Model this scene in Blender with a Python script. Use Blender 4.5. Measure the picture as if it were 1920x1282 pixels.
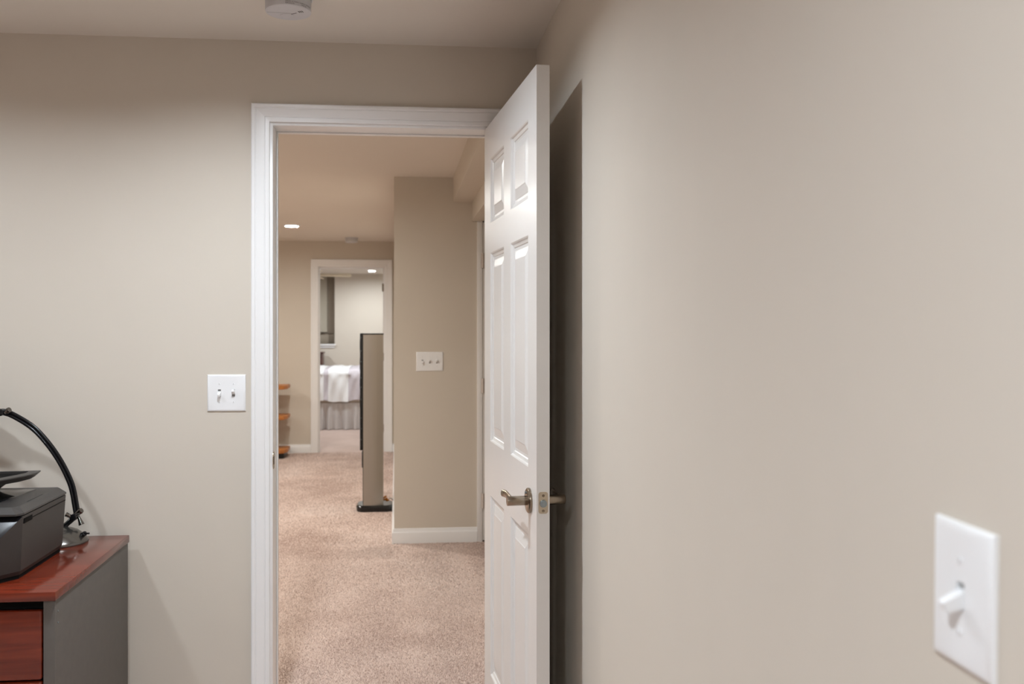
import bpy, bmesh, math, random
import numpy as np
from mathutils import Vector, Matrix

random.seed(7)
rng = np.random.default_rng(7)
PI = math.pi
for o in list(bpy.data.objects):
    bpy.data.objects.remove(o)
SC = bpy.context.scene
COL = SC.collection

# ------------------------------------------------------------------ camera, world, exposure
CAM_H = 1.362
cam = bpy.data.cameras.new('camera')
cam.sensor_width = 36.0
cam.lens = 1660.0 / 1920.0 * 36.0
cam.shift_x = 0.0323
cam.shift_y = -0.0125
cam.clip_start = 0.02
cam.dof.use_dof = True
cam.dof.focus_distance = 2.6
cam.dof.aperture_fstop = 4.3
cam_ob = bpy.data.objects.new('camera', cam)
cam_ob.location = (0, 0, CAM_H)
cam_ob.rotation_euler = (PI / 2, 0, math.radians(-5.33))
COL.objects.link(cam_ob)
SC.camera = cam_ob

world = bpy.data.worlds.new('world')
SC.world = world
world.use_nodes = True
world.node_tree.nodes['Background'].inputs[0].default_value = (0.5, 0.55, 0.6, 1)
world.node_tree.nodes['Background'].inputs[1].default_value = 0.02

vs = SC.view_settings
vs.view_transform = 'Standard'
vs.look = 'None'
vs.gamma = 1.0
vs.use_curve_mapping = False
vs.exposure = 0.0

# ceiling lamps: (x, y, brightness) for each room; the fixtures are built further down
OFFICE_LAMP = (0.95, 1.05, 1.15)
HALL_LAMP = (1.0, 1.0, 0.945)
BED_LAMP = (0.98, 1.05, 1.10)
OFFICE_LIGHTS = [(-0.42, 2.17, 665), (-0.42, 0.05, 930), (-0.42, -2.00, 780),
                 (-1.58, 2.15, 420), (-2.60, -0.60, 420), (-3.98, 2.22, 850)]
HALL_LIGHTS = [(-0.97, 4.35, 760), (-0.97, 6.35, 740), (-0.97, 8.375, 560),
               (-3.0, 4.35, 740), (-3.0, 6.35, 740), (-3.0, 8.375, 560)]
BED_LIGHTS = [(-0.405, 14.72, 760), (-2.4, 14.72, 760), (-0.405, 11.6, 760), (-2.4, 11.6, 760)]


# ------------------------------------------------------------------ materials
def srgb(r, g, b):
    def f(c):
        c /= 255.0
        return c / 12.92 if c <= 0.04045 else ((c + 0.055) / 1.055) ** 2.4
    return (f(r), f(g), f(b), 1.0)


def mat(name, col, rough=0.5, metal=0.0, noise=0.0, nscale=40.0, bump=0.0, bscale=200.0, coat=0.0,
        spec=0.5, stretch=(1, 1, 1), col2=None, emit=None):
    m = bpy.data.materials.new(name)
    m.use_nodes = True
    nt = m.node_tree
    p = nt.nodes['Principled BSDF']
    p.inputs['Base Color'].default_value = col
    p.inputs['Roughness'].default_value = rough
    p.inputs['Metallic'].default_value = metal
    p.inputs['Specular IOR Level'].default_value = spec
    p.inputs['Coat Weight'].default_value = coat
    p.inputs['Coat Roughness'].default_value = 0.06
    tc = nt.nodes.new('ShaderNodeTexCoord')
    mp = nt.nodes.new('ShaderNodeMapping')
    mp.inputs['Scale'].default_value = stretch
    nt.links.new(tc.outputs['Object'], mp.inputs['Vector'])
    if noise > 0 or col2:
        n = nt.nodes.new('ShaderNodeTexNoise')
        n.inputs['Scale'].default_value = nscale
        n.inputs['Detail'].default_value = 5
        nt.links.new(mp.outputs[0], n.inputs['Vector'])
        mix = nt.nodes.new('ShaderNodeMix')
        mix.data_type = 'RGBA'
        mix.inputs[6].default_value = col
        c2 = col2 or tuple(c * (1 - noise) for c in col[:3]) + (1,)
        mix.inputs[7].default_value = c2
        rmp = nt.nodes.new('ShaderNodeValToRGB')
        rmp.color_ramp.elements[0].position = 0.35
        rmp.color_ramp.elements[1].position = 0.65
        nt.links.new(n.outputs['Fac'], rmp.inputs[0])
        nt.links.new(rmp.outputs[0], mix.inputs[0])
        nt.links.new(mix.outputs[2], p.inputs['Base Color'])
    if bump > 0:
        n2 = nt.nodes.new('ShaderNodeTexNoise')
        n2.inputs['Scale'].default_value = bscale
        n2.inputs['Detail'].default_value = 3
        nt.links.new(mp.outputs[0], n2.inputs['Vector'])
        b = nt.nodes.new('ShaderNodeBump')
        b.inputs['Strength'].default_value = bump
        b.inputs['Distance'].default_value = 0.002
        nt.links.new(n2.outputs['Fac'], b.inputs['Height'])
        nt.links.new(b.outputs[0], p.inputs['Normal'])
    if emit:
        p.inputs['Emission Color'].default_value = tuple(emit[0]) + (1,)
        p.inputs['Emission Strength'].default_value = emit[1]
    return m


M = {}
M['wall'] = mat('wall_paint', srgb(211, 202, 189), 0.75, noise=0.015, nscale=3, bump=0.06, bscale=260, spec=0.25)
M['ceiling'] = mat('ceiling_paint', srgb(224, 217, 207), 0.9, noise=0.01, nscale=3, bump=0.05, bscale=200, spec=0.15)
M['trim'] = mat('trim_enamel', srgb(238, 237, 236), 0.32, noise=0.01, nscale=12, bump=0.03, bscale=90)
M['door'] = mat('door_enamel', srgb(223, 220, 216), 0.28, noise=0.012, nscale=10, bump=0.10, bscale=160)
M['plate'] = mat('switch_plastic', srgb(240, 240, 240), 0.35, noise=0.01, nscale=30)
M['slot'] = mat('slot_shadow', srgb(150, 148, 146), 0.6, noise=0.05)
M['nickel'] = mat('satin_nickel', srgb(152, 139, 123), 0.21, 1.0, noise=0.06, nscale=80, bump=0.02, bscale=500, stretch=(1, 1, 8))
M['nickel_light'] = mat('satin_nickel_plate', srgb(196, 182, 162), 0.36, 1.0, noise=0.08, nscale=60)
M['chrome'] = mat('dark_chrome', srgb(120, 116, 112), 0.16, 1.0, noise=0.05, nscale=20)
M['steel'] = mat('steel', srgb(150, 160, 165), 0.3, 1.0, noise=0.04)
M['black'] = mat('black_plastic', srgb(52, 50, 49), 0.45, noise=0.10, nscale=60, bump=0.08, bscale=900)
M['black_gloss'] = mat('black_gloss', srgb(22, 22, 24), 0.12, noise=0.05, nscale=12)
M['painted_hinge'] = mat('painted_hinge', srgb(206, 196, 188), 0.5, noise=.04)
M['taupe'] = mat('taupe_curtain', srgb(150, 138, 122), .85, noise=.04, nscale=30)
M['lid'] = mat('charcoal_lid', srgb(58, 55, 53), 0.4, noise=0.06, nscale=50, bump=0.06, bscale=900)
M['printer'] = mat('charcoal_plastic', srgb(56, 51, 48), 0.5, noise=0.05, nscale=50, bump=0.08, bscale=900)
M['rubber'] = mat('dark_rubber', srgb(20, 19, 18), 0.8, noise=0.05, spec=0.08)
M['arm'] = mat('lamp_arm_black', srgb(26, 26, 29), 0.22, 0.3, noise=0.05)
M['lamp_base'] = mat('gunmetal', srgb(112, 108, 103), 0.22, 0.85, noise=0.05, nscale=15)
M['grey_laminate'] = mat('grey_laminate', srgb(93, 88, 83), 0.55, noise=0.07, nscale=35, bump=0.05, bscale=500)
M['speaker_silver'] = mat('brushed_aluminium', srgb(160, 152, 143), 0.42, 0.55, noise=0.05, nscale=20, stretch=(1, 1, 0.03))
M['speaker_black'] = mat('speaker_black', srgb(20, 18, 18), 0.35, noise=0.05)
M['grille'] = mat('grille_cloth', srgb(16, 14, 15), 0.8, noise=0.1, nscale=300)
M['gold'] = mat('gold_plug', srgb(200, 130, 40), 0.3, 0.7, noise=0.05)
M['cable'] = mat('silver_cable', srgb(190, 185, 178), 0.4, 0.3, noise=0.05)
M['honey_wood'] = mat('honey_wood', srgb(196, 128, 66), 0.4, col2=srgb(170, 100, 46), nscale=10, stretch=(1, 8, 8))
M['dark_wood'] = mat('dark_wood', srgb(84, 38, 28), 0.35, col2=srgb(60, 26, 20), nscale=8, stretch=(8, 8, 1))
M['fan_wood'] = mat('pale_fan_wood', srgb(240, 228, 204), 0.5, col2=srgb(232, 218, 192), nscale=10, stretch=(1, 8, 8))
M['comforter'] = mat('lilac_comforter', srgb(216, 208, 213), 0.7, noise=0.08, nscale=14, bump=0.3, bscale=40)
M['coverlet'] = mat('white_coverlet', srgb(250, 250, 250), 0.8, noise=0.03, nscale=60, bump=0.4, bscale=90)
M['pillow'] = mat('pillow_cotton', srgb(238, 238, 240), 0.8, noise=0.02, nscale=30, bump=0.1, bscale=60)
M['boxspring'] = mat('boxspring_cloth', srgb(196, 180, 164), 0.85, noise=0.05, nscale=60)
M['skirt'] = mat('silver_satin', srgb(204, 198, 195), 0.34, 0.1, noise=0.04, nscale=20, spec=0.7)
M['shade'] = mat('window_shade', srgb(172, 164, 148), 0.8, noise=0.03, nscale=30)
M['glass'] = mat('night_glass', srgb(118, 110, 98), 0.12, noise=0.03)
M['detector'] = mat('detector_plastic', srgb(205, 204, 206), 0.5, noise=0.02, nscale=40)
M['ink'] = mat('black_ink', srgb(35, 30, 30), 0.7, noise=0.03)


def cherry():
    m = bpy.data.materials.new('cherry_wood')
    m.use_nodes = True
    nt = m.node_tree
    p = nt.nodes['Principled BSDF']
    tc = nt.nodes.new('ShaderNodeTexCoord')
    mp = nt.nodes.new('ShaderNodeMapping')
    mp.inputs['Scale'].default_value = (1.2, 12, 12)
    n = nt.nodes.new('ShaderNodeTexNoise')
    n.inputs['Scale'].default_value = 3.2
    n.inputs['Detail'].default_value = 8
    n.inputs['Distortion'].default_value = 0.8
    r = nt.nodes.new('ShaderNodeValToRGB')
    e = r.color_ramp.elements
    e[0].position = 0.3
    e[0].color = srgb(90, 31, 15)
    e[1].position = 0.72
    e[1].color = srgb(122, 45, 24)
    k = e.new(0.5)
    k.color = srgb(106, 37, 19)
    nt.links.new(tc.outputs['Object'], mp.inputs['Vector'])
    nt.links.new(mp.outputs[0], n.inputs['Vector'])
    nt.links.new(n.outputs['Fac'], r.inputs[0])
    nt.links.new(r.outputs[0], p.inputs['Base Color'])
    p.inputs['Roughness'].default_value = 0.16
    p.inputs['Coat Weight'].default_value = 0.15
    p.inputs['Coat Roughness'].default_value = 0.08
    return m


def carpet_mat(name, use_attr):
    m = bpy.data.materials.new(name)
    m.use_nodes = True
    nt = m.node_tree
    p = nt.nodes['Principled BSDF']
    p.inputs['Roughness'].default_value = 0.95
    p.inputs['Specular IOR Level'].default_value = 0.1
    p.inputs['Sheen Weight'].default_value = 0.25
    p.inputs['Sheen Roughness'].default_value = 0.6
    tc = nt.nodes.new('ShaderNodeTexCoord')
    r = nt.nodes.new('ShaderNodeValToRGB')
    e = r.color_ramp.elements
    e[0].position = 0.0
    e[0].color = srgb(158, 129, 115)
    e[1].position = 1.0
    e[1].color = srgb(232, 210, 198)
    k = e.new(0.5)
    k.color = srgb(208, 182, 169)
    if use_attr:
        a = nt.nodes.new('ShaderNodeAttribute')
        a.attribute_name = 'tone'
        nt.links.new(a.outputs['Fac'], r.inputs[0])
    else:
        n = nt.nodes.new('ShaderNodeTexNoise')
        n.inputs['Scale'].default_value = 70
        n.inputs['Detail'].default_value = 6
        n.inputs['Roughness'].default_value = 0.75
        n3 = nt.nodes.new('ShaderNodeTexNoise')
        n3.inputs['Scale'].default_value = 3.0
        n3.inputs['Detail'].default_value = 3
        ad = nt.nodes.new('ShaderNodeMath')
        ad.operation = 'ADD'
        ml = nt.nodes.new('ShaderNodeMath')
        ml.operation = 'MULTIPLY_ADD'
        ml.inputs[1].default_value = 0.5
        ml.inputs[2].default_value = -0.25
        nt.links.new(tc.outputs['Object'], n.inputs['Vector'])
        nt.links.new(tc.outputs['Object'], n3.inputs['Vector'])
        nt.links.new(n3.outputs['Fac'], ml.inputs[0])
        nt.links.new(n.outputs['Fac'], ad.inputs[0])
        nt.links.new(ml.outputs[0], ad.inputs[1])
        nt.links.new(ad.outputs[0], r.inputs[0])
        b = nt.nodes.new('ShaderNodeBump')
        b.inputs['Strength'].default_value = 0.9
        b.inputs['Distance'].default_value = 0.01
        n2 = nt.nodes.new('ShaderNodeTexNoise')
        n2.inputs['Scale'].default_value = 160
        nt.links.new(tc.outputs['Object'], n2.inputs['Vector'])
        nt.links.new(n2.outputs['Fac'], b.inputs['Height'])
        nt.links.new(b.outputs[0], p.inputs['Normal'])
    nt.links.new(r.outputs[0], p.inputs['Base Color'])
    return m


M['cherry'] = cherry()
M['carpet'] = carpet_mat('carpet_backing', False)
M['pile'] = carpet_mat('carpet_pile', True)


def lamp_mat(name, col, strength):
    m = bpy.data.materials.new(name)
    m.use_nodes = True
    nt = m.node_tree
    p = nt.nodes['Principled BSDF']
    p.inputs['Base Color'].default_value = (0.9, 0.9, 0.9, 1)
    p.inputs['Emission Color'].default_value = tuple(col) + (1,)
    p.inputs['Emission Strength'].default_value = strength
    return m


# ------------------------------------------------------------------ helpers
class B:
    def __init__(self):
        self.bm = bmesh.new()

    def _merge(self, bm2):
        me = bpy.data.meshes.new('tmp')
        bm2.to_mesh(me)
        bm2.free()
        self.bm.from_mesh(me)
        bpy.data.meshes.remove(me)

    def box(self, x0, x1, y0, y1, z0, z1, bev=0.0, seg=2, rot=None):
        b = bmesh.new()
        bmesh.ops.create_cube(b, size=1)
        for v in b.verts:
            v.co = Vector(((x0 + x1) / 2 + v.co.x * (x1 - x0), (y0 + y1) / 2 + v.co.y * (y1 - y0),
                           (z0 + z1) / 2 + v.co.z * (z1 - z0)))
        if bev > 0:
            bmesh.ops.bevel(b, geom=list(b.edges), offset=bev, segments=seg, affect='EDGES', profile=0.5)
        if rot is not None:
            bmesh.ops.transform(b, matrix=rot, verts=b.verts)
        self._merge(b)
        return self

    def cyl(self, p0, p1, r0, r1=None, seg=24, bev=0.0):
        r1 = r0 if r1 is None else r1
        p0, p1 = Vector(p0), Vector(p1)
        b = bmesh.new()
        bmesh.ops.create_cone(b, cap_ends=True, segments=seg, radius1=r0, radius2=r1, depth=(p1 - p0).length)
        if bev > 0:
            es = [e for e in b.edges if len([f for f in e.link_faces if len(f.verts) > 4]) == 1]
            bmesh.ops.bevel(b, geom=es, offset=bev, segments=2, affect='EDGES', profile=0.5)
        q = Vector((0, 0, 1)).rotation_difference((p1 - p0).normalized())
        bmesh.ops.transform(b, matrix=Matrix.Translation((p0 + p1) / 2) @ q.to_matrix().to_4x4(), verts=b.verts)
        self._merge(b)
        return self

    def lathe(self, prof, c=(0, 0, 0), seg=48, axis=None):
        """prof: list of (radius, height) about +Z (or axis) at c."""
        b = bmesh.new()
        rings = []
        for r, h in prof:
            if r < 1e-6:
                rings.append([b.verts.new((0, 0, h))])
            else:
                rings.append([b.verts.new((r * math.cos(2 * PI * i / seg), r * math.sin(2 * PI * i / seg), h)) for i in range(seg)])
        for a, d in zip(rings, rings[1:]):
            for i in range(seg):
                j = (i + 1) % seg
                if len(a) == 1 and len(d) == 1:
                    continue
                if len(a) == 1:
                    b.faces.new((a[0], d[i], d[j]))
                elif len(d) == 1:
                    b.faces.new((a[i], a[j], d[0]))
                else:
                    b.faces.new((a[i], a[j], d[j], d[i]))
        mx = Matrix.Translation(Vector(c))
        if axis is not None:
            mx = mx @ Vector((0, 0, 1)).rotation_difference(Vector(axis).normalized()).to_matrix().to_4x4()
        bmesh.ops.transform(b, matrix=mx, verts=b.verts)
        bmesh.ops.recalc_face_normals(b, faces=b.faces)
        self._merge(b)
        return self

    def tube(self, pts, r, seg=12, flat=None, ref=None):
        """sweep a circle (or an ellipse flat=(a,b)) along pts"""
        pts = [Vector(p) for p in pts]
        rings = []
        b = bmesh.new()
        n = len(pts)
        for i, p in enumerate(pts):
            t = (pts[min(i + 1, n - 1)] - pts[max(i - 1, 0)]).normalized()
            up = Vector(ref) if ref else (Vector((0, 0, 1)) if abs(t.z) < 0.95 else Vector((0, 1, 0)))
            s = t.cross(up).normalized()
            u = s.cross(t).normalized()
            rr = r[i] if isinstance(r, (list, tuple)) else r
            ra, rb = (rr, rr) if flat is None else (flat[0], flat[1])
            rings.append([b.verts.new(p + s * ra * math.cos(2 * PI * k / seg) + u * rb * math.sin(2 * PI * k / seg)) for k in range(seg)])
        for a, d in zip(rings, rings[1:]):
            for k in range(seg):
                j = (k + 1) % seg
                b.faces.new((a[k], a[j], d[j], d[k]))
        b.faces.new(rings[0][::-1])
        b.faces.new(rings[-1])
        bmesh.ops.recalc_face_normals(b, faces=b.faces)
        self._merge(b)
        return self

    def loft(self, loops, cap=True):
        """loops: list of equally long closed loops of points"""
        b = bmesh.new()
        rs = [[b.verts.new(p) for p in lp] for lp in loops]
        n = len(rs[0])
        for a, d in zip(rs, rs[1:]):
            for i in range(n):
                j = (i + 1) % n
                b.faces.new((a[i], a[j], d[j], d[i]))
        if cap:
            b.faces.new(rs[0][::-1])
            b.faces.new(rs[-1])
        bmesh.ops.recalc_face_normals(b, faces=b.faces)
        self._merge(b)
        return self

    def prism(self, poly, z0, z1, bev=0.0, seg=2):
        b = bmesh.new()
        lo = [b.verts.new((p[0], p[1], z0)) for p in poly]
        hi = [b.verts.new((p[0], p[1], z1)) for p in poly]
        n = len(poly)
        for i in range(n):
            j = (i + 1) % n
            b.faces.new((lo[i], lo[j], hi[j], hi[i]))
        b.faces.new(lo[::-1])
        b.faces.new(hi)
        bmesh.ops.recalc_face_normals(b, faces=b.faces)
        if bev > 0:
            bmesh.ops.bevel(b, geom=list(b.edges), offset=bev, segments=seg, affect='EDGES', profile=0.5)
        self._merge(b)
        return self

    def quads(self, verts, faces, recalc=True):
        b = bmesh.new()
        vs_ = [b.verts.new(v) for v in verts]
        for f in faces:
            b.faces.new([vs_[i] for i in f])
        if recalc:
            bmesh.ops.recalc_face_normals(b, faces=b.faces)
        self._merge(b)
        return self

    def build(self, name, m, parent=None, smooth=True, loc=None, angle=35):
        me = bpy.data.meshes.new(name)
        self.bm.to_mesh(me)
        self.bm.free()
        ms = m if isinstance(m, list) else [m]
        for k in ms:
            me.materials.append(k)
        if smooth:
            me.shade_smooth()
            try:
                me.set_sharp_from_angle(angle=math.radians(angle))
            except Exception:
                pass
        o = bpy.data.objects.new(name, me)
        COL.objects.link(o)
        if parent:
            o.parent = parent
        if loc:
            o.location = loc
        return o


def empty(name, loc=(0, 0, 0), rz=0.0):
    o = bpy.data.objects.new(name, None)
    COL.objects.link(o)
    o.location = loc
    o.rotation_euler = (0, 0, rz)
    return o


def tag(o, label=None, cat=None, group=None, kind=None):
    if label: o['label'] = label
    if cat: o['category'] = cat
    if group: o['group'] = group
    if kind: o['kind'] = kind
    return o


def copy_tree(o, parent=None):
    c = o.copy()
    COL.objects.link(c)
    if parent:
        c.parent = parent
    for ch in list(o.children):
        copy_tree(ch, c)
    return c


def walls(name, boxes, m, label):
    b = B()
    for bx in boxes:
        b.box(*bx)
    return tag(b.build(name, m, smooth=False), label, kind='structure')


# ------------------------------------------------------------------ the shell
CEIL = 2.331
FW, FWB = 3.028, 3.150          # wall between the office and the hall
RW = 0.482                      # right wall of the office
JL, JR = -0.4135, 0.353          # door opening between jambs
HEAD = 2.0475
FAR, FARB = 9.870, 9.985        # wall at the end of the hall
FJL, FJR = -0.852, -0.128
PIER_X, PIER_Y, PIER_R = -0.014, 5.650, 0.515
BACK = 15.67
LEFT = -5.2
REAR = -3.2

tag(B().box(LEFT - .2, 2.0, REAR - .2, BACK + .3, -0.12, 0.0).build('floor', M['carpet'], smooth=False),
    'pinkish beige carpeted floor running through all the rooms', kind='structure')
tag(B().box(LEFT - .2, 2.0, REAR - .2, BACK + .3, CEIL, CEIL + 0.12).build('ceiling', M['ceiling'], smooth=False),
    'flat painted ceiling over the office, hall and bedroom', kind='structure')

G = 0.012   # rough opening is a jamb board wider than the clear opening
walls('wall_front', [(LEFT, JL - .019, FW, FWB, 0, CEIL), (JR + .019, 1.6, FW, FWB, 0, CEIL),
                     (JL - .019, JR + .019, FW, FWB, HEAD + .019, CEIL)], M['wall'],
      'greige wall with the open white doorway and a double light switch')
walls('wall_right', [(RW, RW + .115, REAR, FW, 0, CEIL)], M['wall'], 'greige side wall behind the open white door')
walls('wall_left', [(LEFT - .12, LEFT, REAR, BACK, 0, CEIL)], M['wall'], 'greige outer wall far beyond the cabinet side')
walls('wall_back', [(LEFT, RW + .115, REAR - .12, REAR, 0, CEIL)], M['wall'], 'greige wall behind the photographer')
walls('wall_hall', [(RW, RW + .115, FWB, 4.30, 0, CEIL), (RW, RW + .115, 4.30, PIER_Y, 2.053, CEIL),
                    (1.5, 1.62, FWB, BACK, 0, CEIL), (RW + .115, 1.5, 4.2, 4.3, 0, CEIL)],
      M['wall'], 'hall side wall with a low header before the switch wall')
walls('wall_pier', [(PIER_X, PIER_R, PIER_Y, FAR, 0, CEIL)], M['wall'],
      'tan wall corner with a triple light switch beside the black and silver speaker')
walls('wall_far', [(LEFT, FJL - .019, FAR, FARB, 0, CEIL), (FJR + .019, 1.5, FAR, FARB, 0, CEIL),
                   (FJL - .019, FJR + .019, FAR, FARB, HEAD + .019, CEIL)], M['wall'],
      'tan wall at the end of the hall with the bedroom doorway')
WX0, WX1, WZ0, WZ1 = -2.35, -1.075, 1.102, 2.301
walls('wall_bedroom', [(LEFT, WX0, BACK, BACK + .26, 0, CEIL), (WX1, 1.5, BACK, BACK + .26, 0, CEIL),
                       (WX0, WX1, BACK, BACK + .26, 0, WZ0), (WX0, WX1, BACK, BACK + .26, WZ1, CEIL),
                       (0.50, 0.62, FARB, BACK, 0, CEIL), (LEFT, WX1 + 1, BACK + .26, BACK + .3, 0, CEIL)], M['wall'],
      'pale bedroom wall with a recessed window above the bed')
tag(B().box(0.362, RW, FWB, PIER_Y, 2.175, CEIL).build('trim_soffit', M['wall'], smooth=False),
    'tan boxed soffit running along the hall ceiling', kind='structure')

# ---- baseboards
BB = [(0, 0), (.0145, 0), (.0145, .068), (.0135, .071), (.0085, .076), (.0060, .083), (.0050, .092), (.0035, .095), (0, .096)]


def baseboard(name, p0, p1, nrm, label, e0=0.0, e1=0.0, parent=None):
    """p0,p1 along the wall foot; nrm points into the room; e0/e1 extra length per unit depth (mitres)"""
    p0, p1, n = Vector(p0 + (0,)), Vector(p1 + (0,)), Vector(nrm + (0,))
    d = (p1 - p0).normalized()
    l0 = [p0 + n * a - d * e0 * a + Vector((0, 0, h)) for a, h in BB]
    l1 = [p1 + n * a + d * e1 * a + Vector((0, 0, h)) for a, h in BB]
    o = B().loft([l0, l1]).build(name, M['trim'], parent, angle=20)
    if not parent:
        tag(o, label, kind='structure')
    return o


baseboard('baseboard_front', (LEFT, FW), (JL - .068, FW), (0, -1), 'white baseboard under the double light switch')
baseboard('baseboard_right', (RW, FW), (RW, REAR), (-1, 0), 'white baseboard along the office side wall')
baseboard('baseboard_pier', (PIER_X, PIER_Y), (PIER_R, PIER_Y), (0, -1), 'white baseboard under the triple light switch', e0=1)
baseboard('baseboard_side', (PIER_X, FAR), (PIER_X, PIER_Y), (-1, 0), 'white baseboard on the side of the wall corner', e1=1)
baseboard('baseboard_far', (LEFT, FAR), (FJL - .085, FAR), (0, -1), 'white baseboard beside the bedroom door and shelf unit')
baseboard('baseboard_end', (FJR + .085, FAR), (PIER_X, FAR), (0, -1), 'short white baseboard between bedroom door and wall corner')
baseboard('baseboard_bedroom', (LEFT, BACK), (0.5, BACK), (0, -1), 'white baseboard behind the bed')

# ---- door frames
CASING = [(0, 0), (0, .0095), (.0015, .0110), (.0130, .0118), (.0142, .0100), (.0156, .0100), (.0172, .0125), (.030, .0140),
          (.0425, .0170), (.0440, .0155), (.0455, .0155), (.0470, .0182), (.0500, .0195), (.0560, .0195), (.0595, .0165), (.060, 0)]


def door_frame(name, xl, xr, zt, y0, y1, label, scale=1.0, strike=True, rv=.0095, hinge_x=None, hinge_z=()):
    root = empty(name, (0, 0, 0))
    tag(root, label, kind='structure')
    for side in (0, 1):
        yy, sg = (y0, -1) if side == 0 else (y1, 1)
        P = [(w * scale + rv, d) for w, d in CASING]
        b = B().loft([[(xl - w, yy + sg * d, 0) for w, d in P], [(xl - w, yy + sg * d, zt + w) for w, d in P]])
        b.build('casing_leg', M['trim'], root, angle=18)
        b = B().loft([[(xr + w, yy + sg * d, 0) for w, d in P], [(xr + w, yy + sg * d, zt + w) for w, d in P]])
        b.build('casing_leg', M['trim'], root, angle=18)
        b = B().loft([[(xl - w, yy + sg * d, zt + w) for w, d in P], [(xr + w, yy + sg * d, zt + w) for w, d in P]])
        b.build('casing_head', M['trim'], root, angle=18)
    t = .0185
    for xa, xb in ((xl - t, xl), (xr, xr + t)):
        B().box(xa, xb, y0, y1, 0, zt + t, .0008).build('jamb', M['trim'], root)
    B().box(xl, xr, y0, y1, zt, zt + t, .0008).build('head_jamb', M['trim'], root)
    s0, s1, sd = y0 + .094, y0 + .118, .0042
    if hinge_x is not None:
        s0, s1, sd = y1 - .078, y1 - .040, .011
    for xa, xb in ((xl, xl + sd), (xr - sd, xr)):
        B().box(xa, xb, s0, s1, 0, zt, .0015).build('door_stop', M['trim'], root)
    B().box(xl + sd, xr - sd, s0, s1, zt - sd, zt, .0015).build('door_stop', M['trim'], root)
    if strike:
        # T strike on the left jamb with a lip that wraps towards the room
        z = .919
        s = B()
        pts = []
        hh, yc0, yc1 = .028, y0 + .0035, y0 + .030
        for k in range(17):
            a = -PI / 2 + PI * k / 16
            pts.append((y0 - .004 + .0 - .010 * math.cos(a) + .010, z + hh * math.sin(a)))
        poly = [(yc1, z - hh), (yc1, z + hh)] + [(p[0], p[1]) for p in pts[::-1]]
        b2 = bmesh.new()
        for xx in (xl - .0005, xl + .0014):
            pass
        lo = [(xl - .0005, p[0], p[1]) for p in poly]
        hi = [(xl + .0014, p[0], p[1]) for p in poly]
        b2.free()
        s.loft([lo, hi])
        so = s.build('strike_plate', M['nickel_light'], root)
        B().box(xl + .0012, xl + .0017, y0 + .008, y0 + .022, z - .014, z + .014).build('strike_hole', M['rubber'], so)
        for dz in (-.021, .021):
            B().cyl((xl + .001, y0 + .016, z + dz), (xl + .0022, y0 + .016, z + dz), .0032, seg=12).build('screw', M['steel'], so)
    if hinge_x is not None:
        for z in hinge_z:
            h = B()
            h.box(hinge_x - .0035, hinge_x + .001, y1 - .036, y1 - .002, z - .045, z + .045, .001)
            h.cyl((hinge_x - .006, y1 + .002, z - .045), (hinge_x - .006, y1 + .002, z + .045), .0055, seg=12)
            h.build('hinge', M['nickel'], root)
    return root


door_frame('trim_1', JL, JR, HEAD, FW, FWB, 'white moulded frame of the open office doorway')
door_frame('trim_2', FJL, FJR, HEAD, FAR, FARB, 'white frame of the bedroom doorway at the end of the hall', scale=1.25,
           strike=False, hinge_x=FJR, hinge_z=(1.815, 1.097, 0.361))


# ---- six panel doors
def grid_face(xs, zs, holes, y, flip=False):
    """list of quads over the xs*zs grid leaving the holes out"""
    qs = []
    for i in range(len(xs) - 1):
        for j in range(len(zs) - 1):
            cx, cz = (xs[i] + xs[i + 1]) / 2, (zs[j] + zs[j + 1]) / 2
            if any(h[0] < cx < h[1] and h[2] < cz < h[3] for h in holes):
                continue
            q = [(xs[i], y, zs[j]), (xs[i + 1], y, zs[j]), (xs[i + 1], y, zs[j + 1]), (xs[i], y, zs[j + 1])]
            qs.append(q[::-1] if flip else q)
    return qs


DW, DT, DZ0, DZ1 = .768, .0345, .012, 2.045
PANELS = [(x0, x1, z0, z1) for (x0, x1) in ((.107, .336), (.437, .670))
          for (z0, z1) in ((.217, .812), (.992, 1.615), (1.713, 1.926))]
PROF = [(0, 0), (.0015, .0008), (.0035, .0018), (.006, .0055), (.010, .0070), (.014, .0078), (.0165, .0105), (.024, .0108),
        (.0265, .0096), (.050, .0042), (.0525, .0028), (.060, .0026)]


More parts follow.
